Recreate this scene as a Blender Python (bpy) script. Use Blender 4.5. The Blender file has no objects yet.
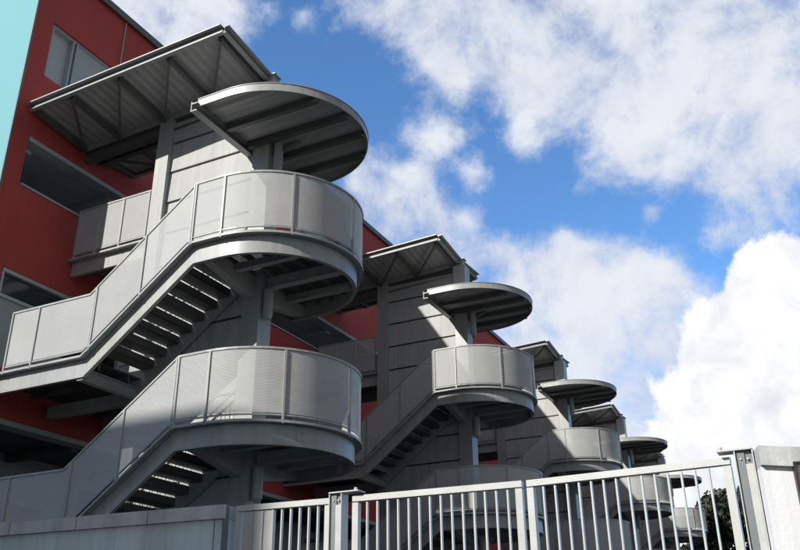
import bpy, math, random
from mathutils import Vector, Matrix
C = bpy.context.scene
col = C.collection
EXPO = 0.0
SKY = .10
SKYSAT = 1.1
SKYVAL = 1.7
STEEL = (.40,.405,.387)
MESH = (.54,.545,.525)
SEE = .28
SKYTINT = (.92,1.15,1.32)
H = 1.6                      # eye height; the street is z = 0

# ------------------------------------------------------------------ camera, world, sun
cam = bpy.data.cameras.new('camera'); co = bpy.data.objects.new('camera', cam); col.objects.link(co)
cam.sensor_width = 36; cam.lens = 856.43/800*36; cam.clip_start = .05; cam.clip_end = 5000
Rm = [[0.892941, -0.194448, -0.406013], [0.450073, 0.366503, 0.814316], [-0.009537, -0.909871, 0.414781]]
co.matrix_world = Matrix([[Rm[i][0], -Rm[i][1], -Rm[i][2], (0, 0, H)[i]] for i in range(3)] + [[0, 0, 0, 1]])
C.camera = co

SUN = Vector((-1.0, -2.2, 1.50)).normalized()        # towards the sun
sl = bpy.data.lights.new('sun', 'SUN'); sl.energy = 5.0; sl.angle = math.radians(.5); sl.color = (1, .965, .91)
so = bpy.data.objects.new('sun', sl); col.objects.link(so); so.location = (0, 0, 40)
so.rotation_euler = SUN.to_track_quat('Z', 'Y').to_euler()
C.view_settings.view_transform = 'Standard'; C.view_settings.look = 'None'
C.view_settings.exposure = EXPO; C.view_settings.gamma = 1; C.view_settings.use_curve_mapping = False

VEIL = [(-0.3682, 0.6457, 0.6689, 38, 0.75), (-0.312, 0.6826, 0.6608, 50, 0.9), (-0.2659, 0.7153, 0.6463, 55, 0.95), (-0.2933, 0.7333, 0.6134, 28, 0.6), (-0.1996, 0.7562, 0.6231, 60, 1), (-0.1909, 0.7907, 0.5817, 38, 0.6), (-0.1154, 0.7763, 0.6197, 75, 1), (-0.1085, 0.8149, 0.5694, 38, 0.8), (-0.0408, 0.8081, 0.5876, 90, 1), (-0.0562, 0.848, 0.527, 60, 1), (0.0308, 0.8328, 0.5528, 90, 1), (0.0235, 0.8657, 0.5001, 55, 1), (-0.0392, 0.8708, 0.4902, 28, 0.6), (-0.0395, 0.7756, 0.63, 90, 0.8), (-0.1112, 0.8482, 0.5179, 30, 0.5), (0.0462, 0.7861, 0.6163, 80, 0.9), (-0.3362, 0.7606, 0.5554, 32, 0.62), (-0.3533, 0.7764, 0.5219, 18, 0.4), (-0.2406, 0.8009, 0.5484, 20, 0.75), (-0.1493, 0.8564, 0.4943, 26, 0.6), (-0.1772, 0.8399, 0.5129, 20, 0.35), (-0.2979, 0.8073, 0.5095, 24, 0.5), (-0.0347, 0.9072, 0.4192, 24, 0.65), (-0.0675, 0.9027, 0.425, 18, 0.45), (0.0094, 0.9099, 0.4147, 30, 0.6), (-0.4017, 0.7687, 0.4977, 42, 1), (-0.394, 0.7916, 0.4671, 42, 1), (-0.3573, 0.8093, 0.4663, 30, 0.6), (-0.4166, 0.7474, 0.5175, 26, 0.6), (-0.5163, 0.5644, 0.6441, 55, 0.85), (-0.5501, 0.5304, 0.645, 60, 0.9), (-0.552, 0.571, 0.6076, 40, 0.5), (-0.5853, 0.4932, 0.6435, 60, 0.9), (-0.3075, 0.8513, 0.4252, 34, 0.8), (-0.2685, 0.8747, 0.4034, 45, 0.9), (-0.2114, 0.8852, 0.4143, 36, 0.85), (-0.1711, 0.9007, 0.3994, 36, 0.8), (-0.1323, 0.916, 0.3788, 36, 0.8), (-0.202, 0.9129, 0.3547, 60, 1), (-0.1512, 0.9286, 0.3388, 50, 1), (-0.2684, 0.8977, 0.3494, 50, 0.9), (-0.3374, 0.8586, 0.386, 45, 0.8), (-0.1037, 0.9444, 0.312, 50, 1), (-0.2585, 0.9235, 0.2834, 60, 1), (-0.365, 0.8366, 0.4086, 40, 0.7), (-0.1947, 0.9404, 0.2787, 60, 1), (-0.1708, 0.9571, 0.2339, 60, 1.3), (-0.1322, 0.9529, 0.2729, 55, 1.2), (-0.2354, 0.9448, 0.2277, 60, 1.2), (-0.1232, 0.9701, 0.209, 70, 1.2), (-0.1422, 0.9771, 0.1586, 90, 1.3), (-0.4309, 0.6216, 0.6542, 16, 0.35), (-0.3026, 0.7141, 0.6313, 20, 0.3), (-0.2537, 0.768, 0.5881, 16, 0.35), (-0.1939, 0.8499, 0.49, 12, 0.35), (-0.1262, 0.8812, 0.4557, 12, 0.3), (-0.3176, 0.8207, 0.475, 14, 0.35), (-0.2289, 0.8205, 0.5238, 10, 0.3), (-0.226, 0.8654, 0.4473, 14, 0.35)]
CUMULUS = [(0.002, 0.9249, 0.3803, 34, 1.0), (-0.0234, 0.9256, 0.3778, 26, 0.9), (-0.0114, 0.9403, 0.3403, 48, 1.2), (-0.0425, 0.9413, 0.335, 34, 1.0), (-0.0685, 0.9491, 0.3076, 38, 1), (-0.0402, 0.9612, 0.2729, 75, 1.3), (-0.0855, 0.9652, 0.2471, 45, 1.1), (-0.0803, 0.9775, 0.195, 70, 1.3), (-0.0256, 0.9795, 0.1999, 100, 1.2), (-0.0805, 0.9901, 0.1146, 110, 1.2)]


def make_world():
    w = bpy.data.worlds.new('World'); C.world = w; w.use_nodes = True
    nt = w.node_tree; N = nt.nodes; L = nt.links; N.clear()
    out = N.new('ShaderNodeOutputWorld'); bg = N.new('ShaderNodeBackground'); L.new(bg.outputs[0], out.inputs[0])
    bg.inputs[1].default_value = SKY
    sky = N.new('ShaderNodeTexSky'); sky.sky_type = 'NISHITA'; sky.sun_disc = False
    sky.sun_elevation = math.asin(SUN.z); sky.sun_rotation = math.atan2(SUN.x, SUN.y)
    sky.air_density = 1.0; sky.dust_density = .3; sky.ozone_density = 2.5
    tc = N.new('ShaderNodeTexCoord')
    nrm = N.new('ShaderNodeVectorMath'); nrm.operation = 'NORMALIZE'; L.new(tc.outputs['Generated'], nrm.inputs[0])
    d = nrm.outputs[0]
    def math_(op, a, b=None, c=None, clamp=False):
        n = N.new('ShaderNodeMath'); n.operation = op; n.use_clamp = clamp
        for i, v in enumerate((a, b, c)):
            if v is None: continue
            if hasattr(v, 'node'): L.new(v, n.inputs[i])
            else: n.inputs[i].default_value = v
        return n.outputs[0]
    def noise(scale, detail, rough, dist=0., off=0.):
        m = N.new('ShaderNodeMapping'); L.new(d, m.inputs[0]); m.inputs[1].default_value = (off, off*.7, off*1.3)
        n = N.new('ShaderNodeTexNoise'); L.new(m.outputs[0], n.inputs['Vector'])
        n.inputs['Scale'].default_value = scale; n.inputs['Detail'].default_value = detail
        n.inputs['Roughness'].default_value = rough; n.inputs['Distortion'].default_value = dist
        return n.outputs['Fac']
    def field(blobs):
        acc = 0.
        for x, y, z, r, wt in blobs:
            s = (r/823.)
            dp = N.new('ShaderNodeVectorMath'); dp.operation = 'DOT_PRODUCT'; L.new(d, dp.inputs[0]); dp.inputs[1].default_value = (x, y, z)
            k = 2/(s*s)*1.3
            e = math_('EXPONENT', math_('MULTIPLY_ADD', dp.outputs['Value'], k, -k))
            acc = math_('MULTIPLY_ADD', e, wt, acc)
        return acc
    def smooth(v, a, b):
        n = N.new('ShaderNodeMapRange'); n.interpolation_type = 'SMOOTHSTEP'; L.new(v, n.inputs[0])
        n.inputs[1].default_value = a; n.inputs[2].default_value = b
        return n.outputs[0]
    n1 = noise(8, 12, .62, .25); n2 = noise(30, 8, .65, .2, 3.); n3 = noise(3.0, 5, .55, 0, 7.); n4 = noise(16, 9, .6, .35, 11.)
    sx = N.new('ShaderNodeSeparateXYZ'); L.new(d, sx.inputs[0])
    # broken cloud over the rest of the sky, only away from the part the blobs describe
    back = math_('MULTIPLY', smooth(math_('MULTIPLY_ADD', sx.outputs['X'], -1.2, sx.outputs['Y']), .34, 0), smooth(n3, .15, .5))
    veil = field(VEIL)
    v = math_('ADD', math_('ADD', math_('MINIMUM', veil, 1.02), math_('MULTIPLY', back, 0)), math_('MULTIPLY_ADD', n1, 1.9, -.95))
    v = math_('ADD', v, math_('MULTIPLY_ADD', n2, 1.2, -.6))
    vm = math_('MULTIPLY', smooth(v, .26, 1.22), .96)
    cu = field(CUMULUS)
    cu = math_('ADD', cu, math_('MULTIPLY_ADD', n4, 2.2, -1.1))
    cm = smooth(cu, .50, .80)
    def mix(f, a, b):
        n = N.new('ShaderNodeMix'); n.data_type = 'RGBA'
        for i, vv in ((0, f), (6, a), (7, b)):
            if hasattr(vv, 'node'): L.new(vv, n.inputs[i])
            else: n.inputs[i].default_value = vv
        return n.outputs[2]
    q = 1/SKY
    col_veil = mix(smooth(n1, .3, .7), (.58*q, .64*q, .78*q, 1), (.86*q, .89*q, .94*q, 1))
    col_cu = mix(smooth(n4, .28, .62), (.80*q, .83*q, .88*q, 1), (1.04*q, 1.05*q, 1.06*q, 1))
    # a slightly deeper blue than the raw sky model gives
    hs = N.new('ShaderNodeHueSaturation'); L.new(sky.outputs[0], hs.inputs['Color'])
    hs.inputs['Saturation'].default_value = SKYSAT; hs.inputs['Value'].default_value = SKYVAL
    tint = N.new('ShaderNodeVectorMath'); tint.operation = 'MULTIPLY'; L.new(hs.outputs[0], tint.inputs[0]); tint.inputs[1].default_value = SKYTINT
    c1 = mix(vm, tint.outputs[0], col_veil)
    col_veil = mix(math_('MULTIPLY', smooth(sx.outputs['Z'], .47, .31), .9), col_veil, mix(smooth(n4, .3, .6), (.88*q, .90*q, .95*q, 1), (.99*q, 1.0*q, 1.02*q, 1)))
    col_back = mix(smooth(n1, .3, .7), (.20*q, .203*q, .203*q, 1), (.39*q, .39*q, .385*q, 1))
    c1 = mix(math_('MULTIPLY', back, .92), c1, col_back)
    c2 = mix(cm, c1, col_cu)
    L.new(c2, bg.inputs[0])
make_world()

# ------------------------------------------------------------------ materials
def mat(name, base, rough=.5, metal=0., nscale=3., namt=.12, bump=0., bscale=40., holes=None, see=0., perf=0., stain=0., streak=False, emit=None):
    m = bpy.data.materials.new(name); m.use_nodes = True; nt = m.node_tree; N = nt.nodes; L = nt.links
    b = N['Principled BSDF']; out = N['Material Output']
    b.inputs['Roughness'].default_value = rough; b.inputs['Metallic'].default_value = metal
    tc = N.new('ShaderNodeTexCoord'); mp = N.new('ShaderNodeMapping'); L.new(tc.outputs['Object'], mp.inputs[0])
    if streak: mp.inputs[3].default_value = (1, 1, .12)
    n = N.new('ShaderNodeTexNoise'); L.new(mp.outputs[0], n.inputs['Vector']); n.inputs['Scale'].default_value = nscale
    n.inputs['Detail'].default_value = 6; n.inputs['Roughness'].default_value = .6
    cr = N.new('ShaderNodeValToRGB'); L.new(n.outputs['Fac'], cr.inputs[0])
    cr.color_ramp.elements[0].position = .3; cr.color_ramp.elements[1].position = .7
    cr.color_ramp.elements[0].color = tuple(c*(1-namt) for c in base)+(1,)
    cr.color_ramp.elements[1].color = tuple(min(1, c*(1+namt)) for c in base)+(1,)
    colo = cr.outputs[0]
    if stain:                # rain streaks and dirt, narrow across and long down
        m3 = N.new('ShaderNodeMapping'); L.new(tc.outputs['Object'], m3.inputs[0]); m3.inputs[3].default_value = (1, 1, .07)
        n3 = N.new('ShaderNodeTexNoise'); L.new(m3.outputs[0], n3.inputs['Vector']); n3.inputs['Scale'].default_value = 7
        n3.inputs['Detail'].default_value = 8; n3.inputs['Roughness'].default_value = .65
        r3 = N.new('ShaderNodeMapRange'); L.new(n3.outputs['Fac'], r3.inputs[0])
        for i_, v_ in ((1, .38), (2, .62), (3, 1-stain), (4, 1+stain*.25)): r3.inputs[i_].default_value = v_
        vm_ = N.new('ShaderNodeVectorMath'); vm_.operation = 'SCALE'; L.new(colo, vm_.inputs[0]); L.new(r3.outputs[0], vm_.inputs['Scale'])
        colo = vm_.outputs[0]
    L.new(colo, b.inputs['Base Color'])
    rr = N.new('ShaderNodeMapRange'); L.new(n.outputs['Fac'], rr.inputs[0])
    rr.inputs[3].default_value = max(0, rough-.1); rr.inputs[4].default_value = min(1, rough+.1); L.new(rr.outputs[0], b.inputs['Roughness'])
    if bump:
        n2 = N.new('ShaderNodeTexNoise'); L.new(tc.outputs['Object'], n2.inputs['Vector']); n2.inputs['Scale'].default_value = bscale
        n2.inputs['Detail'].default_value = 5
        bm = N.new('ShaderNodeBump'); bm.inputs['Strength'].default_value = bump; bm.inputs['Distance'].default_value = .02
        L.new(n2.outputs['Fac'], bm.inputs['Height']); L.new(bm.outputs[0], b.inputs['Normal'])
    if see or holes:
        mx = N.new('ShaderNodeMixShader'); tr = N.new('ShaderNodeBsdfTransparent')
        L.new(b.outputs[0], mx.inputs[1]); L.new(tr.outputs[0], mx.inputs[2]); L.new(mx.outputs[0], out.inputs[0])
        if holes:            # punched round holes of a real size, seen in plan
            v = N.new('ShaderNodeTexVoronoi'); v.voronoi_dimensions = '2D'; v.inputs['Randomness'].default_value = 0
            v.inputs['Scale'].default_value = 1/holes; L.new(tc.outputs['Object'], v.inputs['Vector'])
            lt = N.new('ShaderNodeMath'); lt.operation = 'LESS_THAN'; L.new(v.outputs['Distance'], lt.inputs[0]); lt.inputs[1].default_value = .24
            L.new(lt.outputs[0], mx.inputs[0])
        elif perf:           # perforated sheet: small round holes in rows along the panel
            sp = N.new('ShaderNodeSeparateXYZ'); L.new(tc.outputs['Object'], sp.inputs[0])
            ad = N.new('ShaderNodeMath'); L.new(sp.outputs['X'], ad.inputs[0]); L.new(sp.outputs['Y'], ad.inputs[1])
            cb = N.new('ShaderNodeCombineXYZ'); L.new(ad.outputs[0], cb.inputs[0]); L.new(sp.outputs['Z'], cb.inputs[1])
            v = N.new('ShaderNodeTexVoronoi'); v.voronoi_dimensions = '2D'; v.inputs['Randomness'].default_value = 0
            v.inputs['Scale'].default_value = 1/perf; L.new(cb.outputs[0], v.inputs['Vector'])
            lt = N.new('ShaderNodeMath'); lt.operation = 'LESS_THAN'; L.new(v.outputs['Distance'], lt.inputs[0]); lt.inputs[1].default_value = math.sqrt(see/math.pi)
            L.new(lt.outputs[0], mx.inputs[0])
        else: mx.inputs[0].default_value = see
    return m
M = dict(
    steel=mat('painted_steel', STEEL, .42, .05, 2.2, .10, .05, 60, streak=True, stain=.14),
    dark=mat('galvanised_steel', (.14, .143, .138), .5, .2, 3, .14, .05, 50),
    mesh=mat('perforated_sheet', MESH, .6, 0, 1.6, .07, see=SEE, perf=.017),
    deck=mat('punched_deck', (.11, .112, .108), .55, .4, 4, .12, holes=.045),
    panel=mat('screen_panel', (.45, .455, .44), .6, 0, 1.1, .10, .12, 9, stain=.15),
    roof=mat('corrugated_sheet', (.44, .445, .43), .5, .1, 2, .08, streak=False),
    red=mat('red_render', (.46, .066, .053), .85, 0, 1.3, .08, .15, 90, stain=.07),
    cyan=mat('pale_blue_render', (.20, .47, .50), .8, 0, 1.0, .03, .08, 60),
    grey=mat('grey_render', (.40, .43, .435), .7, 0, 1.5, .05, .05, 60),
    conc=mat('concrete', (.36, .37, .36), .85, 0, 3, .14, .3, 60),
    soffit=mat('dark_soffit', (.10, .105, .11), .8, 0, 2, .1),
    glass=mat('window_glass', (.05, .06, .065), .12, 0, 1, .1),
    blind=mat('grey_blind', (.48, .51, .51), .6, 0, 1, .04),
    wallp=mat('wall_paint', (.62, .71, .73), .75, 0, 2.5, .07, .15, 70, stain=.22),
    white=mat('white_wall', (.78, .79, .80), .75, 0, 2.0, .03, .1, 60, stain=.10),
    cop=mat('coping_concrete', (.54, .55, .53), .85, 0, 7, .16, .12, 90, stain=.2),
    gate=mat('pale_gate_paint', (.50, .50, .48), .4, .1, 6, .06, .05, 90),
    galv=mat('grey_post_paint', (.17, .19, .195), .5, .2, 6, .08),
    asph=mat('asphalt', (.055, .055, .055), .9, 0, 8, .2, .4, 80),
    pave=mat('yard_paving', (.065, .065, .062), .85, 0, 5, .15, .3, 40),
    kerb=mat('kerb_stone', (.36, .36, .34), .85, 0, 5, .1, .2, 60),
    frame=mat('dark_frame', (.035, .022, .022), .5, 0, 5, .1),
    board=mat('notice_board', (.72, .72, .70), .5, 0, 5, .05),
    bark=mat('bark', (.09, .07, .05), .9, 0, 10, .3, .5, 30),
)
def leafmat(name, c):
    m = mat(name, c, .6, 0, .8, .45); return m
M['leaf'] = leafmat('foliage', (.034, .044, .026)); M['leaf2'] = leafmat('foliage_light', (.050, .060, .034))

# ------------------------------------------------------------------ mesh helpers
class MB:
    def __init__(s): s.v = []; s.f = []
    def add(s, vs, fs):
        n = len(s.v); s.v += [tuple(p) for p in vs]; s.f += [tuple(i+n for i in f) for f in fs]; return s
    def box(s, x0, x1, y0, y1, z0, z1):
        return s.add([(x0,y0,z0),(x1,y0,z0),(x1,y1,z0),(x0,y1,z0),(x0,y0,z1),(x1,y0,z1),(x1,y1,z1),(x0,y1,z1)],
                     [(0,3,2,1),(4,5,6,7),(0,1,5,4),(1,2,6,5),(2,3,7,6),(3,0,4,7)])
    def beam(s, p, q, w, h, h2=None, up=(0,0,1)):
        p = Vector(p); q = Vector(q); t = (q-p).normalized(); upv = Vector(up)
        n = t.cross(upv).normalized(); u = n.cross(t).normalized(); h2 = h if h2 is None else h2
        vs = []
        for c, hh in ((p, h), (q, h2)):
            for a, b in ((-1,-1),(1,-1),(1,1),(-1,1)): vs.append(c+n*a*w/2 + u*((b*h/2) if h2 == h else (h/2 - (hh if b < 0 else 0))))
        return s.add(vs, [(0,1,2,3),(7,6,5,4),(0,4,5,1),(1,5,6,2),(2,6,7,3),(3,7,4,0)])
    def ibeam(s, p, q, w, h, t=.014):
        p = Vector(p); q = Vector(q)
        s.beam(p, q, t, h-2*t)
        for k in (-1, 1): s.beam(p+Vector((0,0,k*(h/2-t/2))), q+Vector((0,0,k*(h/2-t/2))), w, t)
        return s
    def cyl(s, p, q, r, n=12, r2=None):
        p = Vector(p); q = Vector(q); t = (q-p).normalized(); a = Vector((0,0,1)) if abs(t.z) < .9 else Vector((1,0,0))
        u = t.cross(a).normalized(); w = t.cross(u); r2 = r if r2 is None else r2
        vs = [c+(u*math.cos(2*math.pi*i/n)+w*math.sin(2*math.pi*i/n))*rr for c, rr in ((p, r), (q, r2)) for i in range(n)]
        fs = [(i, (i+1) % n, n+(i+1) % n, n+i) for i in range(n)]+[tuple(range(n-1,-1,-1)), tuple(range(n, 2*n))]
        return s.add(vs, fs)
    def prism(s, poly, z0, z1):     # poly in xy, counter-clockwise
        n = len(poly)
        return s.add([(x,y,z0) for x,y in poly]+[(x,y,z1) for x,y in poly],
                     [(i,(i+1)%n,n+(i+1)%n,n+i) for i in range(n)]+[tuple(range(n-1,-1,-1)), tuple(range(n,2*n))])
    def sweep(s, path, prof):       # profile (u inward, v up) along a path, mitred in plan
        P = [Vector(p) for p in path]; n = len(P); m = len(prof); vs = []
        for i in range(n):
            a = (P[i]-P[max(i-1,0)]).to_2d() if i else (P[1]-P[0]).to_2d()
            b = (P[min(i+1,n-1)]-P[i]).to_2d() if i < n-1 else a
            a = a.normalized(); b = b.normalized(); t = (a+b).normalized(); k = 1/max(.3, t.dot(a))
            nx, ny = -t.y*k, t.x*k
            for u, v in prof: vs.append((P[i].x+nx*u, P[i].y+ny*u, P[i].z+v))
        fs = []
        for i in range(n-1):
            for j in range(m):
                k = (j+1) % m; fs.append((i*m+j, i*m+k, (i+1)*m+k, (i+1)*m+j))
        fs += [tuple(range(m)), tuple((n-1)*m+j for j in range(m-1,-1,-1))]
        return s.add(vs, fs)
    def build(s, name, m, parent=None, smooth=False, loc=None, label=None):
        me = bpy.data.meshes.new(name); me.from_pydata(s.v, [], s.f); me.materials.append(m if not isinstance(m, str) else M[m])
        bm = __import__('bmesh').new(); bm.from_mesh(me); __import__('bmesh').ops.recalc_face_normals(bm, faces=bm.faces); bm.to_mesh(me); bm.free()
        if smooth: me.shade_smooth() if hasattr(me, 'shade_smooth') else None
        if smooth: me.set_sharp_from_angle(angle=math.radians(35))
        o = bpy.data.objects.new(name, me); col.objects.link(o)
        if loc: o.location = loc
        if parent: o.parent = parent
        if label: o['label'] = label
        return o
def rect(u0, u1, v0, v1): return [(u0,v0),(u1,v0),(u1,v1),(u0,v1)]
def tag(o, label=None, cat=None, group=None, kind=None):
    for k, v in (('label', label), ('category', cat), ('group', group), ('kind', kind)):
        if v: o[k] = v
    return o
def empty(name, loc, rz=0):
    o = bpy.data.objects.new(name, None); col.objects.link(o); o.location = loc; o.rotation_euler.z = rz; o.empty_display_size = .3; return o
def kids(o): return [c for c in ALL[o.name]] if False else list(o.children)
def copy_tree(o, parent=None):
    c = o.copy(); col.objects.link(c); c.parent = parent
    for ch in kids(o): copy_tree(ch, c)
    return c
# ------------------------------------------------------------------ ground
def sheet(name, m, x0, x1, y0, y1, z, t=.02):
    b = MB(); b.add([(x0,y0,z),(x1,y0,z),(x1,y1,z),(x0,y1,z)], [(0,1,2,3)]); return tag(b.build(name, m), kind='structure')
sheet('ground', 'pave', -900, 900, -900, 1200, 0)
sheet('road', 'asph', -200, 200, -9.0, 1.2, .004)
k = MB(); k.box(-200, 200, 1.2, 1.35, 0, .12); tag(k.build('kerb', 'kerb'), kind='structure')
k = MB(); k.box(-200, 200, 1.352, 4.55, 0, .11); tag(k.build('pavement', 'pave'), kind='structure')

# ------------------------------------------------------------------ stair towers
# tower frame: x from the facade outward, y along the facade from the tower's centre line, z from the street
XF = -14.05; S = 10.17; Y1 = 11.98; RD = 1.705; XC = -8.64 - XF; XE = -9.20 - XF; XL = -11.44 - XF
LV = lambda z: z + H
def arc(r=RD, a0=-90, a1=90, z=0., n=28, xc=XC):
    return [(xc+r*math.cos(math.radians(a)), r*math.sin(math.radians(a)), z) for a in [a0+(a1-a0)*i/n for i in range(n+1)]]
def cutpath(path, s0, s1):
    out = []; acc = 0; P = [Vector(p) for p in path]
    for a, b in zip(P[:-1], P[1:]):
        l = (b-a).to_2d().length
        if l < 1e-9: continue
        def at(s): return a+(b-a)*((s-acc)/l)
        if s1 <= acc: break
        if s0 < acc+l:
            st = max(s0, acc); en = min(s1, acc+l)
            p0 = at(st); p1 = at(en)
            if not out or (out[-1]-p0).length > 1e-6: out.append(p0)
            if (p1-p0).length > 1e-6: out.append(p1)
        acc += l
    return out
def plen(path): return sum((Vector(b)-Vector(a)).to_2d().length for a, b in zip(path[:-1], path[1:]))

def balustrade(parent, path, posts, name='balustrade', flip=1):
    """path on the deck edge; posts = distances along it where posts stand"""
    f = flip
    b = MB(); b.sweep(path, rect(.014*f, .044*f, .060, .084))
    root = b.build(name, 'steel', parent)
    r = MB(); r.sweep(path, rect(.010*f, .048*f, 1.146, 1.18)); r.build('handrail', 'steel', root)
    L = plen(path)
    for s in posts:
        c = cutpath(path, max(0, s-.016), min(L, s+.016))
        p = MB(); p.sweep([c[0], c[-1]], rect(0*f, .05*f, -.06, 1.145)); p.build('post', 'steel', root)
    for s0, s1 in zip(posts[:-1], posts[1:]):
        c = cutpath(path, s0+.019, s1-.019)
        p = MB(); p.sweep(c, rect(.026*f, .032*f, .10, 1.144)); p.build('mesh_panel', 'mesh', root, smooth=True)
    return root

def fascia(mb, path, f=1, depth=.36):
    mb.sweep(path, rect(0, .17*f, -.045, -.004))             # oversailing edge plate
    mb.sweep(path, rect(.125*f, .14*f, -depth, -.051))      # web
    mb.sweep(path, rect(.125*f, .20*f, -depth-.014, -depth-.001))   # bottom flange

def flight(parent, side, z0, z1):
    """stair flight between the facade landing and the round landing; side -1 front, +1 back. z at XL and at XE"""
    y_out = side*RD; y_in = side*.14
    st = MB()
    P = [(XL, y_out, z0), (XE, y_out, z1)]
    fascia(st, P, -side*1 if False else (1 if side < 0 else -1))
    root = st.build('stair_flight', 'steel', parent)
    st = MB(); st.sweep([(XL, y_in, z0), (XE, y_in, z1)], rect(-.03, .03, -.30, .22)); st.build('inner_stringer', 'steel', root)
    hr = MB(); hr.cyl((XL, y_in, z0+1.0), (XE, y_in, z1+1.0), .022, 10)
    for q in range(13):
        u = q/12; xx = XL+(XE-XL)*u; zz = z0+(z1-z0)*u; hr.cyl((xx, y_in, zz-.05), (xx, y_in, zz+.99), .009, 6)
    hr.build('inner_railing', 'steel', root)
    n = 8; rise = (z1-z0)/9; go = (XE-XL)/n
    lo, hi = (y_out+.142, y_in-.0305) if side < 0 else (y_in+.0305, y_out-.142)
    for i in range(n):
        zt = z0+rise*(i+1) if z1 > z0 else z0+rise*i
        zt = min(z0, z1)+abs(rise)*((i+1) if z1 > z0 else (n-i))
        x0 = XL+go*i
        t = MB()
        xa, xb = (x0-.012, x0+go+.012)
        t.box(xa, xb, lo, hi, zt-.035, zt)
        # lip turned down behind the tread, leaving a slot above the next one
        if z1 > z0: t.box(xb-.02, xb, lo, hi, zt-.036+.001, zt+abs(rise)*.80-.035)
        else: t.box(xa, xa+.02, lo, hi, zt-.036+.001, zt+abs(rise)*.80-.035)
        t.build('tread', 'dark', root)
    return root

def round_landing(parent, z):
    edge = [(XE, -RD, z)]+arc(z=z)+[(XE, RD, z)]
    f = MB(); fascia(f, edge); 
    d = MB()
    pts = [(XE+.002, -RD+.175)]+[(p[0], p[1]) for p in arc(RD-.175)]+[(XE+.002, RD-.175)]
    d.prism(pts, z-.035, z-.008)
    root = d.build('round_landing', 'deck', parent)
    f.build('fascia', 'steel', root, smooth=True)
    # joists under the deck
    for x in (XE+.28, XE+.62, XE+.98, XE+1.34, XE+1.66):
        dx = x-XC; yy = math.sqrt(max(0, (RD-.16)**2-max(0, dx)**2))
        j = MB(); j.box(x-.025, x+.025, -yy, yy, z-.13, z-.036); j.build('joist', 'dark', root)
    xc = -8.95-XF
    b = MB(); b.ibeam((xc+.2, .02, z-.25), (XC+RD-.16, .02, z-.25), .16, .20); b.build('main_beam', 'steel', root)
    b = MB(); b.ibeam((xc+.1, -.78, z-.21), (XC+1.36, -.78, z-.21), .12, .14); b.build('cross_beam', 'steel', root)
    b = MB(); b.ibeam((xc+.1, .88, z-.21), (XC+1.26, .88, z-.21), .12, .14); b.build('cross_beam', 'steel', root)
    for sgn in (-1, 1):
        b = MB(); x = xc-.02
        y0, y1 = sgn*.2, sgn*(RD-.15)
        w = .09
        for xx0, xx1, t in ((x-w, x+w, 0),):
            # tapered bracket: deep at the column, shallow at the edge
            vs = [(xx0,y0,z-.14),(xx1,y0,z-.14),(xx1,y0,z-.58),(xx0,y0,z-.58),(xx0,y1,z-.14),(xx1,y1,z-.14),(xx1,y1,z-.33),(xx0,y1,z-.33)]
            b.add(vs, [(0,1,2,3),(7,6,5,4),(0,4,5,1),(1,5,6,2),(2,6,7,3),(3,7,4,0)])
        b.build('bracket', 'steel', root)
    # rounded pipe end hanging beside the column
    p = MB(); px, py = xc+.29, -.06
    p.cyl((px, py, z-.93), (px, py, z-.42), .092, 20); p.cyl((px, py, z-.99), (px, py, z-.93), .055, 20, .092); p.box(xc+.2, px, py-.03, py+.03, z-.62, z-.54)
    p.build('pipe', 'steel', root, smooth=True)
    ang = [-87, -44.5, 2, 46, 88]
    path = edge
    L0 = XC-XE
    posts = [.022]+[L0+RD*math.radians(a+90) for a in ang]+[plen(path)-.022]
    balustrade(root, path, posts)
    return root

def straight_landing(parent, z, full):
    """level landing between the facade and the flights"""
    d = MB(); y0 = -RD+.175 if full else .02
    d.box(.02, XL, y0, RD-.175, z-.035, z-.008)
    root = d.build('bridge_landing' , 'deck', parent)
    f = MB(); path = [(.02, -RD if full else -.10, z), (XL, -RD if full else -.10, z)]; fascia(f, path); f.build('fascia', 'steel', root)
    f = MB(); pb = [(.02, RD, z), (XL, RD, z)]; fascia(f, pb, -1); f.build('fascia', 'steel', root)
    for yy in ((-1.2, -.45, .5, 1.25) if full else (.5, 1.25)):
        j = MB(); j.box(.05, XL-.03, yy-.03, yy+.03, z-.14, z-.036); j.build('joist', 'dark', root)
    b = MB(); b.ibeam((XL-.10, -RD+.16 if full else 0, z-.30), (XL-.10, RD-.16, z-.30), .14, .22); b.build('cross_beam', 'steel', root)
    if full:
        p = [(.64, -RD, z), (XL, -RD, z), (XL+.147, -RD, z+.147*1.65/(XE-XL))]; balustrade(root, p, [.02, .72, plen(p)])
        bt = MB(); bt.beam((.12, 0, z-.32), (XL, 0, z-.32), .16, .24); bt.build('main_beam', 'steel', root)
    else:
        p = [(.12, -.10, z), (2.18, -.10, z)]; balustrade(root, p, [.02, .62, 1.32, plen(p)-.02])
    p = [(.12, RD, z), (XL, RD, z)]; balustrade(root, p, [.02, .9, 1.8, plen(p)-.02], flip=-1)
    return root

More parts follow.
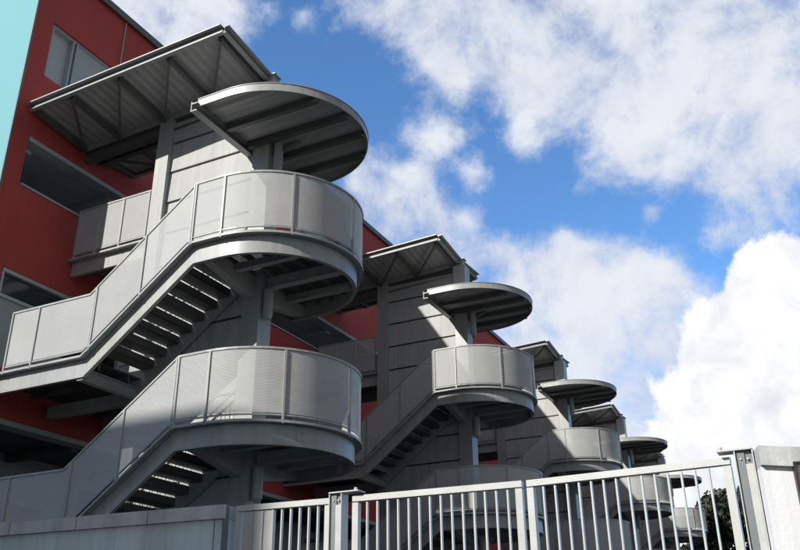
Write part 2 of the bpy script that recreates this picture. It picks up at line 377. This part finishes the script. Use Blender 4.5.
def make_tower():
    root = empty('stair_tower', (XF, Y1, 0))
    xi0, xi1 = -11.77-XF, -11.43-XF; xc0, xc1 = -9.14-XF, -8.76-XF
    top = LV(11.1)
    c = MB(); c.box(xc0, xc1, -.2, .2, 0, top-.02); c.box(xc0-.12, xc1+.12, -.32, .32, 0, .025); c.build('centre_column', 'steel', root)
    c = MB(); c.box(xi0, xi1, -.17, .17, 0, top-.12); c.box(xi0-.1, xi1+.1, -.27, .27, 0, .025); c.build('side_column', 'steel', root)
    # lapped screen boards between the columns
    s = MB(); z = LV(10.93); 
    joints = [LV(8.14+.74*k) for k in range(3, -13, -1)]
    zt = z
    for zj in joints:
        zb = max(zj, .3)
        if zt-zb > .15:
            e = .04
            y0 = -.07; 
            s.add([(xi1+.004, y0, zb+e),(xc0-.004, y0, zb+e),(xc0-.004, y0+.028, zt),(xi1+.004, y0+.028, zt),
                   (xi1+.004, y0+.055, zb+e),(xc0-.004, y0+.055, zb+e),(xc0-.004, y0+.06, zt),(xi1+.004, y0+.06, zt)],
                  [(0,1,2,3),(7,6,5,4),(0,4,5,1),(1,5,6,2),(2,6,7,3),(3,7,4,0)])
        zt = zb
    wall = s.build('screen_wall', 'panel', root)
    s = MB(); s.box(xi1+.003, xc0-.003, .02, .05, .3, z-.02); s.build('backing_sheet', 'soffit', wall)
    D = [LV(6.75), LV(3.48), LV(.24)]; F = [LV(8.16), LV(5.04), LV(1.86)]
    for z in D: round_landing(root, z)
    for i, z in enumerate(F): straight_landing(root, z, i > 0)
    for i, zd in enumerate(D):
        zf = F[i+1] if i < 2 else LV(-1.42)
        fl = flight(root, -1, zf, zd)
        p = [(XL, -RD, zf), (XE, -RD, zd)]; p = cutpath(p, .15, plen(p)) if i < 2 else p; balustrade(fl, p, ([.02, 1.05, plen(p)-.022]) if i < 2 else [.02, 1.2, plen(p)-.022])
        fb = flight(root, 1, F[i], zd)
        p = [(XL, RD, F[i]), (XE, RD, zd)]; balustrade(fb, p, [.17, 1.217, plen(p)-.022], flip=-1)
    # butterfly roof
    x0, x1 = .04, 5.06; yf, ym, yb = -1.55, .08, 1.62; zf, zm, zb = LV(11.41), LV(11.30), LV(11.46)
    r = MB()
    def sheetroof(ya, za, yb_, zb_):
        n = int((x1-x0)/.05); prev = None; vs = []; fs = []
        for i in range(n+1):
            x = x0+(x1-x0)*i/n; dz = (.0, .013, .013, .0)[i % 4]
            vs += [(x, ya, za+dz), (x, yb_, zb_+dz)]
            if i: fs.append((2*i-2, 2*i, 2*i+1, 2*i-1))
        r.add(vs, fs)
        m0 = len(r.v); r.add([(x, y, z+.006) for x, y, z in vs], [tuple(reversed(f)) for f in fs])
    sheetroof(yf, zf, ym-.06, zm); sheetroof(ym+.06, zm, yb, zb)
    roof = r.build('roof', 'roof', root)
    g = MB(); g.box(x0-.02, x1+.16, ym-.10, ym+.10, zm-.16, zm+.035); g.box(x1+.02, x1+.22, ym-.13, ym+.13, zm+.035, zm+.06); g.build('gutter', 'steel', roof)
    g = MB(); g.box(x1-.42, x1-.12, ym-.1, ym+.62, zm+.10, zm+.13); g.box(x1-.30, x1-.24, ym+.1, ym+.16, zm, zm+.10); g.build('vent_flap', 'steel', roof)
    def edge(name, p, q, h=.145):
        e = MB(); e.beam(p, q, .03, h-.03); wb = e.build(name, 'galv', roof); e = MB()
        pv = Vector(p); qv = Vector(q)
        e.beam(pv+Vector((0,0,h/2)), qv+Vector((0,0,h/2)), .21, .026); e.beam(pv-Vector((0,0,h/2)), qv-Vector((0,0,h/2)), .09, .018)
        e.build('edge_trim', 'steel', wb)
    edge('edge_beam', (x0, yf-.03, zf-.02), (x1, yf-.03, zf-.02)); edge('edge_beam', (x0, yb+.03, zb-.02), (x1, yb+.03, zb-.02))
    edge('edge_beam', (x1+.03, yf-.03, zf-.02), (x1+.03, ym-.09, zm-.02)); edge('edge_beam', (x1+.03, ym+.09, zm-.02), (x1+.03, yb+.03, zb-.02))
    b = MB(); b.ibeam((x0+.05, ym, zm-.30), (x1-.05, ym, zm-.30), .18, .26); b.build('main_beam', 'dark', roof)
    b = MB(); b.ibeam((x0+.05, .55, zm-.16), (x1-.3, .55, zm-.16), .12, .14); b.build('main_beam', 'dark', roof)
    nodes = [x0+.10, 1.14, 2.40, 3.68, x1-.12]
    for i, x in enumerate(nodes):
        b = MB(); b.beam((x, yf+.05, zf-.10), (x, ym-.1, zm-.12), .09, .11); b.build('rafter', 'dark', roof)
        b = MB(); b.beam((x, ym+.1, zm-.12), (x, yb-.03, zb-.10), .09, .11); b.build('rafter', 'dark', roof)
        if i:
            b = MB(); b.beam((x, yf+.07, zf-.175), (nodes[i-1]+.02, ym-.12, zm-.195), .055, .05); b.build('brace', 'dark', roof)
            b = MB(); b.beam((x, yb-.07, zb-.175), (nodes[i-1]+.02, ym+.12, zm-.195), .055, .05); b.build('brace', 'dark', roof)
    th = math.atan2(.30, 5.06); yw = math.radians(1.8); roof.rotation_euler = (0, -th, yw)
    pv = Vector((x1, 0, LV(11.41))); roof.location = pv - Vector((.06, .03, 0)) - Matrix.Rotation(yw, 3, 'Z') @ Matrix.Rotation(-th, 3, 'Y') @ pv
    # round canopy over the top landing
    zc = LV(9.61); xch = -9.30-XF; RC = 1.77
    ring = [(xch, -RC, zc)]+arc(RC, z=zc, n=40)+[(xch, RC, zc)]
    d = MB(); pts = [(xch, -RC+.03)]+[(p[0], p[1]) for p in arc(RC-.03, n=40)]+[(xch, RC-.03)]
    # folded sheet with ribs along x
    n = 39; ys = [-RC+.04+(2*RC-.08)*i/n for i in range(n+1)]; vs = []; fs = []
    for i, y in enumerate(ys):
        xe = XC+math.sqrt(max(0, (RC-.03)**2-y*y)); dz = (0, .03, .03, 0)[i % 4]
        vs += [(xch-.08, y, zc+.03+dz), (xe, y, zc+.03+dz)]
        if i: fs.append((2*i-2, 2*i-1, 2*i+1, 2*i))
    d.add(vs, fs); d.add([(x, y, z+.006) for x, y, z in vs], [tuple(reversed(f)) for f in fs])
    can = d.build('round_canopy', 'roof', root)
    r = MB(); r.sweep(ring, rect(0, .03, -.04, .12)); r.sweep(ring, rect(-.012, .05, .121, .135)); r.build('rim', 'steel', can, smooth=True)
    r = MB(); r.box(xch-.10, xch-.085, -RC-.06, RC+.06, zc-.16, zc+.062); r.box(xch-.084, xch+.04, -RC-.06, RC+.06, zc-.002, zc+.02); r.box(xch-.084, xch+.04, -RC-.06, RC+.06, zc-.16, zc-.14)
    r.build('edge_beam', 'steel', can)
    for y in (-.92, -.22, .45, 1.12):
        xe = XC+math.sqrt((RC-.05)**2-y*y)
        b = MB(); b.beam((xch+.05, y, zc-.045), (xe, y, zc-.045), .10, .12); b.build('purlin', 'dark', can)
    b = MB(); b.add([(xc1-.01,-.05,zc-.11),(xc1+.62,-.05,zc-.11),(xc1-.01,-.05,zc-.34),(xc1-.01,.05,zc-.11),(xc1+.62,.05,zc-.11),(xc1-.01,.05,zc-.34)],
                    [(0,1,2),(5,4,3),(0,3,4,1),(1,4,5,2),(2,5,3,0)])
    for sg, yk in ():
        b.add([(xc0+.05,yk,zc-.17),(xc0+.17,yk,zc-.17),(xc0+.17,yk,zc-.52),(xc0+.05,yk,zc-.52),(xc0+.05,sg*1.5,zc-.17),(xc0+.17,sg*1.5,zc-.17),(xc0+.17,sg*1.5,zc-.24),(xc0+.05,sg*1.5,zc-.24)],
              [(0,1,2,3),(7,6,5,4),(0,4,5,1),(1,5,6,2),(2,6,7,3),(3,7,4,0)])
    b.build('bracket', 'dark', can)
    p = MB(); px = xc1+.14; p.cyl((px, -.06, zc-.75), (px, -.06, zc-.05), .092, 20); p.cyl((px, -.06, zc-.81), (px, -.06, zc-.75), .055, 20, .092); p.build('pipe', 'steel', can, smooth=True)
    return root
tower = make_tower()
TL = ['nearest and largest steel stair tower, beside the pale blue gable end',
      'second stair tower from the front, its screen wall cut by a diagonal shadow',
      'middle stair tower, third along the red facade, seen over the gate',
      'fourth stair tower, small in the distance, its lower half behind the gate bars',
      'farthest and smallest stair tower, beside the dark tree']
G = 'grey steel stair towers along the red facade'
tag(tower, TL[0], 'stair tower', G)
for i in range(1, 5):
    t = copy_tree(tower); t.location = (XF, Y1+S*i, 0); tag(t, TL[i], 'stair tower', G)

# ------------------------------------------------------------------ red building
def make_building():
    Ye = Y1+4*S+4.6; Y0 = 9.90; top = LV(15.26)
    root = empty('school_building', (XF, Y0, 0)); Lb = Ye-Y0
    T = lambda y: y-Y0
    bands = [(0.0, 1.15), (LV(.98), LV(2.85)), (LV(4.38), LV(5.35)), (LV(7.37), LV(9.26)), (LV(10.45), LV(12.12)), (LV(13.62), top)]
    w = MB()
    ycs = [Y1+S*i for i in range(5)]
    
    def strip(z0, z1):
        """solid band, with door gaps on to the landings above the floor level"""
        fl = [LV(f) for f in (1.86, 5.04, 8.16) if z0 < LV(f) < z1]
        if not fl: w.box(-.3, 0, 0, Lb, z0, z1); return
        f = fl[0]; w.box(-.3, 0, 0, Lb, z0, f-.01)
        y = 0
        for yc in ycs:
            w.box(-.3, 0, y, T(yc+.25), f-.01, z1); y = T(yc+1.75)
        w.box(-.3, 0, y, Lb, f-.01, z1)
    for a, b in bands: strip(a, b)
    for i in range(len(bands)-1):
        z0, z1 = bands[i][1], bands[i+1][0]
        w.box(-.3, 0, 0, (.50 if i == 4 else .43), z0, z1)
        for yc in ycs:
            if i == 4: w.box(-.3, 0, T(yc+1.95), T(yc+S-1.57) if yc < ycs[-1] else Lb, z0, z1)
            else: w.box(-.3, 0, T(yc+4.6), T(yc+5.6) if yc < ycs[-1] else Lb, z0, z1)
    w.box(-14, -.3, Lb-.3, Lb, 0, top)
    w.build('wall', 'red', root)
    e = MB(); e.box(-14, -.012, -.012, -.001+.0, 0, top+.001); e.box(-14, -.30, 0, .25, 0, top); e.build('end_wall', 'cyan', root)
    e = MB(); e.box(-.011, .02, -.03, .018, 0, top+.02); e.build('corner_trim', 'galv', root)
    e = MB(); e.box(-.32, .07, -.05, Lb+.05, top+.002, top+.10); e.box(.071, .10, -.05, Lb+.05, top-.09, top+.10); e.box(-14, -.33, -.05, .2, top+.002, top+.10); e.build('coping', 'dark', root)
    e = MB(); e.box(-14, -.33, .25, Lb-.3, top-.5, top-.4); e.build('flat_roof', 'conc', root)
    # galleries behind the openings
    for zf, so in ((-1.42, .98), (1.86, 4.38), (5.04, 7.37), (8.16, 10.45)):
        z = LV(zf); so = LV(so)
        e = MB(); e.box(-13.9, -.305, .3, Lb-.35, z-.02, z); fl = e.build('gallery_floor', 'conc', root)
        e = MB(); e.box(-13.9, -.305, .3, Lb-.35, so+.02, so+.12); 
        for k in range(int(Lb/2.54)): e.box(-2.3, -.31, .6+2.54*k, .8+2.54*k, so-.18, so+.02)
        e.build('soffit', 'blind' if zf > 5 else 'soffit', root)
        e = MB(); e.box(-2.6, -2.4, .3, Lb-.35, z, so+.02); e.build('gallery_wall', 'blind', root)
        for yc in ycs:
            for dy in (-1.1, 3.4, 5.8): e = MB(); e.box(-2.399, -2.34, T(yc+dy), T(yc+dy+1.0), z+.01, z+2.1); e.build('door', 'soffit', root)
        for yc in ycs:
            for ya, yb in ((yc-1.63 if yc == ycs[0] else yc-4.55, yc+4.58),):
                if zf in (-1.42, 1.86, 8.16):
                    e = MB(); t0 = LV({-1.42: -.45, 1.86: 2.85, 8.16: 9.26}[zf]); t1 = so
                    if zf > 0: e.box(-.32, .035, T(ya), T(yc+.25), t0+.001, t0+.045); e.box(-.32, .035, T(yc+1.75), T(yb), t0+.001, t0+.045)
                    e.box(-.33, .02, T(ya), T(yb), t1-.10, t1-.001)
                    if ya < yc-1.85: pass
                    e.build('opening_frame', 'grey', root)
    # glazed strips of the second floor
    z = LV(5.35)
    for i, yc in enumerate(ycs):
        a = T(yc-1.63) if i == 0 else T(yc-4.55)
        for y0, y1 in ((a+.02, T(yc+.2)), (T(yc+1.8), T(yc+4.58))):
            p = MB(); p.box(-.16, -.06, y0, y1, z, LV(6.75)); win = p.build('infill_panel', 'grey', root)
            p = MB(); p.box(-.20, -.02, y0, y1, LV(6.75)+.001, LV(6.75)+.07); p.box(-.2, -.02, y0, y1, LV(7.29), LV(7.368))
            n = max(1, int((y1-y0)/1.3))
            for k in range(n+1): yy = y0+(y1-y0-.06)*k/n; p.box(-.19, -.03, yy, yy+.06, LV(6.83), LV(7.289))
            p.build('frame', 'blind', win)
            p = MB(); p.box(-.13, -.11, y0, y1, LV(6.83), LV(7.28)); p.build('pane', 'glass', win)
    # top floor windows
    for i, yc in enumerate(ycs):
        y0, y1 = (T(yc-1.55), T(yc+1.93))
        z0, z1 = LV(12.12)+.002, LV(13.62)-.002
        f = MB(); f.box(-.29, -.06, y0, y1, z0, z0+.05); f.box(-.29, -.06, y0, y1, z1-.05, z1)
        for yy in (y0, y0+.62, y0+.74, y1-.05): f.box(-.29, -.06, yy, yy+.05, z0+.051, z1-.051)
        win = f.build('window', 'grey', root)
        p = MB(); p.box(-.22, -.20, y0+.052, y0+.618, z0+.051, z1-.051); p.build('blind', 'blind', win)
        p = MB(); p.box(-.19, -.10, y0+.80, y1-.052, z0+.051, z1-.051); p.build('infill_panel', 'grey', win)
    c = MB(); c.cyl((.03, T(12.45), LV(13.0)), (.03, T(12.45), top-.1), .012, 8); c.build('cable', 'blind', root)
    tag(root, 'long red school building with pale blue gable end and open galleries', 'building')
make_building()
# ------------------------------------------------------------------ unseen building added behind the camera to shade the left wall and lower stairs
def make_shade_building():
    root = empty('added_shade_building', (-26, -17, 0))
    w = MB(); w.box(-14.5, 13.05, 1, 5, 0, LV(18.7)); w.build('wall', mat('brick', (.30, .17, .12), .9, 0, 6, .15, .3, 50), root)
    c = MB(); c.box(-14.6, 13.1, .9, 5.1, LV(18.7)+.002, LV(18.7)+.15); c.build('coping', 'conc', root)
    for fl in range(5):
        for k in range(9):
            x = -13.2+2.9*k; z = 1.0+3.1*fl
            f = MB(); f.box(x, x+1.3, 5.002, 5.06, z, z+.08); f.box(x, x+1.3, 5.002, 5.06, z+1.5, z+1.58)
            for xx in (x, x+.62, x+1.23): f.box(xx, xx+.07, 5.002, 5.05, z+.081, z+1.499)
            wn = f.build('window', 'white', root); g = MB(); g.box(x+.02, x+1.28, 5.003, 5.02, z+.05, z+1.55); g.build('pane', 'glass', wn)
    tag(root, 'unseen brick building added behind the viewer to shade the left wall and lower stairs', 'building')
make_shade_building()

# ------------------------------------------------------------------ front wall and gates
def yawbox(mb, p, q, t, z0, z1, off=0., drop=0.):
    """box standing on the line p-q (its front face), thickness t behind it, pushed forward by off"""
    p = Vector(p); q = Vector(q); d = (q-p).normalized(); n = Vector((-d.y, d.x))
    a = p-n*off; b = q-n*off; c = q+n*t; e = p+n*t
    mb.add([(v.x, v.y, z-(drop if v in (b, c) and not (z == z0 and z0 == 0) else 0)) for z in (z0, z1) for v in (a, b, c, e)], [(0,3,2,1),(4,5,6,7),(0,1,5,4),(1,2,6,5),(2,3,7,6),(3,0,4,7)])
def along(p, q, s): p = Vector(p); q = Vector(q); return p+(q-p)*s
A = (-3.735, 4.80); B = (-15.0, 3.85)       # left wall, runs away to the left
root = empty('boundary_wall', (A[0], A[1], 0))
def L2(p): return (p[0]-A[0], p[1]-A[1])
w = MB(); yawbox(w, L2(B), L2(A), .22, 0, LV(.915)); w.build('wall', 'wallp', root)
dirv = (Vector(A)-Vector(B)); Lw = dirv.length; dirv.normalize()
s = 0; k = 0; random.seed(4)
while s < Lw-.1:
    l = .625; a = Vector(A)-dirv*s; b = Vector(A)-dirv*min(Lw, s+l-.008)
    cpg = MB(); yawbox(cpg, L2(b), L2(a), .25, LV(.917), LV(1.01)+random.uniform(-.004, .004), .03+random.uniform(0, .004)); cpg.build('coping_stone', 'cop', root); s += l
tag(root, 'blue grey painted wall with concrete coping at the bottom left', 'wall')
A2 = (-.325, 4.80); B2 = (3.175, 5.745)
root = empty('boundary_wall', (A2[0], A2[1], 0)); L3 = lambda p: (p[0]-A2[0], p[1]-A2[1])
w = MB(); yawbox(w, L3(A2), L3(B2), .22, 0, LV(.918), 0, .36); w.build('wall', 'white', root)
w = MB(); yawbox(w, L3(A2), L3(B2), .25, LV(.92), LV(1.02), .03, .36); w.build('coping', 'cop', root)
tag(root, 'bright white wall with pale coping at the right edge', 'wall')
# framed board on the right wall
d = (Vector(B2)-Vector(A2)).normalized(); pa = Vector(A2)+d*.163; pb = pa+d*.8
bd = empty('notice_board', (pa.x, pa.y, LV(.2))); L4 = lambda p: (p[0]-pa.x, p[1]-pa.y)
z0, z1 = -.55, .715
m = MB(); yawbox(m, L4(pa), L4(pb), -.002, z0, z1, .02); m.build('board', 'board', bd)
m = MB(); yawbox(m, L4(pa-d*.012), L4(pb+d*.02), -.003, z1+.001, z1+.010, .045); yawbox(m, L4(pa-d*.012), L4(pb+d*.02), -.003, z0-.02, z0-.001, .045)
yawbox(m, L4(pa-d*.012), L4(pa-d*.001), -.003, z0, z1, .045); yawbox(m, L4(pb+d*.001), L4(pb+d*.02), -.003, z0, z1, .045); m.build('frame', 'frame', bd)
tag(bd, 'board with a thin dark frame fixed to the white wall at the right edge', 'notice board')

def gate_leaf(p, q, z_top, step, first, label, solid=0., skew=0., r=.0078):
    p = Vector(p); q = Vector(q); L = (q-p).length; ang = math.atan2((q-p).y, (q-p).x)
    root = empty('gate', (p.x, p.y, 0), ang); t = .045; zt = LV(z_top)
    f = MB(); f.box(0, L, -t/2, t/2, zt-.038, zt); f.box(0, .042, -t/2, t/2, .16, zt-.0455); f.box(L-.042, L, -t/2, t/2, .16, zt-.0455)
    f.box(.0485, L-.0485, -t/2, t/2, .16, .21)
    f.build('frame', 'gate', root)
    x = first
    if solid:
        s = MB(); xs = .05; n = 3
        for k in range(n): s.box(xs+solid*k/n+.004, xs+solid*(k+1)/n-.008, -.012, .004, .21, zt-.046); s.box(xs+solid*(k+1)/n-.008, xs+solid*(k+1)/n+.004, -.022, .014, .21, zt-.046)
        s.build('solid_panel', 'gate', root); x = .05+solid+step*.9
    while x < L-.06:
        b = MB(); b.box(x-r*.62, x+r*.62, -r*1.5, r*1.5, .2105, zt-.0455) ; b.build('bar', 'gate', root); x += step
    tag(root, label, 'gate', 'barred steel gates'); return root
gate_leaf((-3.71, 4.90), (-2.99, 4.955), 1.01, .068, .12, 'short shaded gate leaf with a solid strip, beside the blue grey wall', solid=.24)
gate_leaf((-2.825, 4.955), (-1.69, 5.02), 1.01, .0725, .10, 'middle barred gate leaf, between the twin posts and the widest leaf')
gate_leaf((-1.66, 5.03), (-.482, 4.96), 1.01, .0738, .10, 'rightmost barred gate leaf, reaching to the post at the white wall')

def gate_post(x, y, w, label, lit_first, plate=(0, 0), pin=None):
    root = empty('gate_post', (x, y, 0)); z = LV(1.03)
    c = MB(); t = .006                                   # open channel
    c.box(0, t, -.06, .03, 0, z); c.box(w-t, w, -.06, .03, 0, z); c.box(t, w-t, .02, .03, 0, z); c.build('channel', 'gate', root)
    i = MB(); i.box(t+.001, w*.52, -.045, .019, 0, z-.004); i.build('inner_strip', 'galv', root)
    i = MB(); i.box(w*.54, w-t-.001, -.058, .019, 0, z-.075); i.build('cover_strip', 'gate', root)
    h = MB(); h.box(w*.52+.001, w-t-.001, -.035, .019, z-.072, z-.004)
    h.build('hinge_box', 'galv', root)
    for k in range(2): q = MB(); q.cyl((w*(.3+.38*k), -.052, z-.045), (w*(.3+.38*k), -.03, z-.045), .006, 10); q.build('bolt', 'gate', root)
    pl = MB(); pl.box(plate[0], w+plate[1], -.065, .035, z+.001, z+.009); pl.build('top_plate', 'gate', root)
    if pin is not None: q = MB(); q.cyl((pin, -.02, z+.0125), (pin, -.02, z+.032), .011, 12); q.build('pin', 'gate', root)
    tag(root, label, 'gate post', 'steel gate posts'); return root
gate_post(-2.982, 4.96, .096, 'steel channel post between the shaded leaf and the middle leaf, with a pin on top', True, (0, .125), .18)
gate_post(-.453, 4.95, .096, 'steel post with a top plate, beside the white wall', True, (-.085, 0), -.07)
# plain hinge post against the blue grey wall
root = empty('gate_post', (-3.85, 4.84, 0)); c = MB(); c.box(.03, .105, .0, .012, 0, LV(1.01)); c.box(.03, .036, -.05, -.0005, 0, LV(1.01)); c.box(.099, .115, -.05, -.0005, 0, LV(1.01)); c.build('channel', 'galv', root)
tag(root, 'dark grey channel post against the end of the blue grey wall', 'gate post', 'steel gate posts')

# ------------------------------------------------------------------ trees beyond the towers
def tree(x, y, h, rad, seed, label, n=5200, trunk=.25):
    rnd = random.Random(seed); root = empty('broadleaf_tree', (x, y, 0))
    t = MB(); t.cyl((0,0,0), (0,0,h*.45), trunk, 10, trunk*.7)
    clumps = []
    for i in range(26):
        a = rnd.uniform(0, 2*math.pi); u = rnd.uniform(-.75, 1); rr = rad*rnd.uniform(.45, .95)*math.sqrt(max(.05, 1-u*u*.8))
        c = Vector((math.cos(a)*rr, math.sin(a)*rr, h*.62+u*h*.34)); clumps.append((c, rad*rnd.uniform(.22, .42)))
        t.cyl((0,0,h*rnd.uniform(.25, .45)), c, trunk*.28, 6, .03)
    t.build('trunk', 'bark', root)
    for nm, mt, fr in (('crown', 'leaf', .7), ('crown', 'leaf2', .3)):
        b = MB(); vs = []; fs = []
        for i in range(int(n*fr)):
            c, r = rnd.choice(clumps)
            d = Vector((rnd.gauss(0,1), rnd.gauss(0,1), rnd.gauss(0,1))).normalized()*r*rnd.uniform(.5, 1.08)
            p = c+d; s = rnd.uniform(.11, .23)
            u = Vector((rnd.gauss(0,1), rnd.gauss(0,1), rnd.gauss(0,1))).normalized(); v = u.cross(Vector((rnd.gauss(0,1), rnd.gauss(0,1), rnd.gauss(0,1)))).normalized()
            k = len(vs); vs += [p-u*s, p+v*s*.55, p+u*s, p-v*s*.55]; fs.append((k, k+1, k+2, k+3))
        b.add(vs, fs); b.build(nm, mt, root)
    tag(root, label, 'tree', 'trees beyond the stair towers')
tree(-6.0, 62, 11.0, 4.0, 3, 'dark broadleaf tree behind the gate bars, beside the farthest tower', 48000)
tree(-10.2, 72, 9.4, 3.4, 8, 'lower dark tree half hidden behind the farthest tower', 30000)
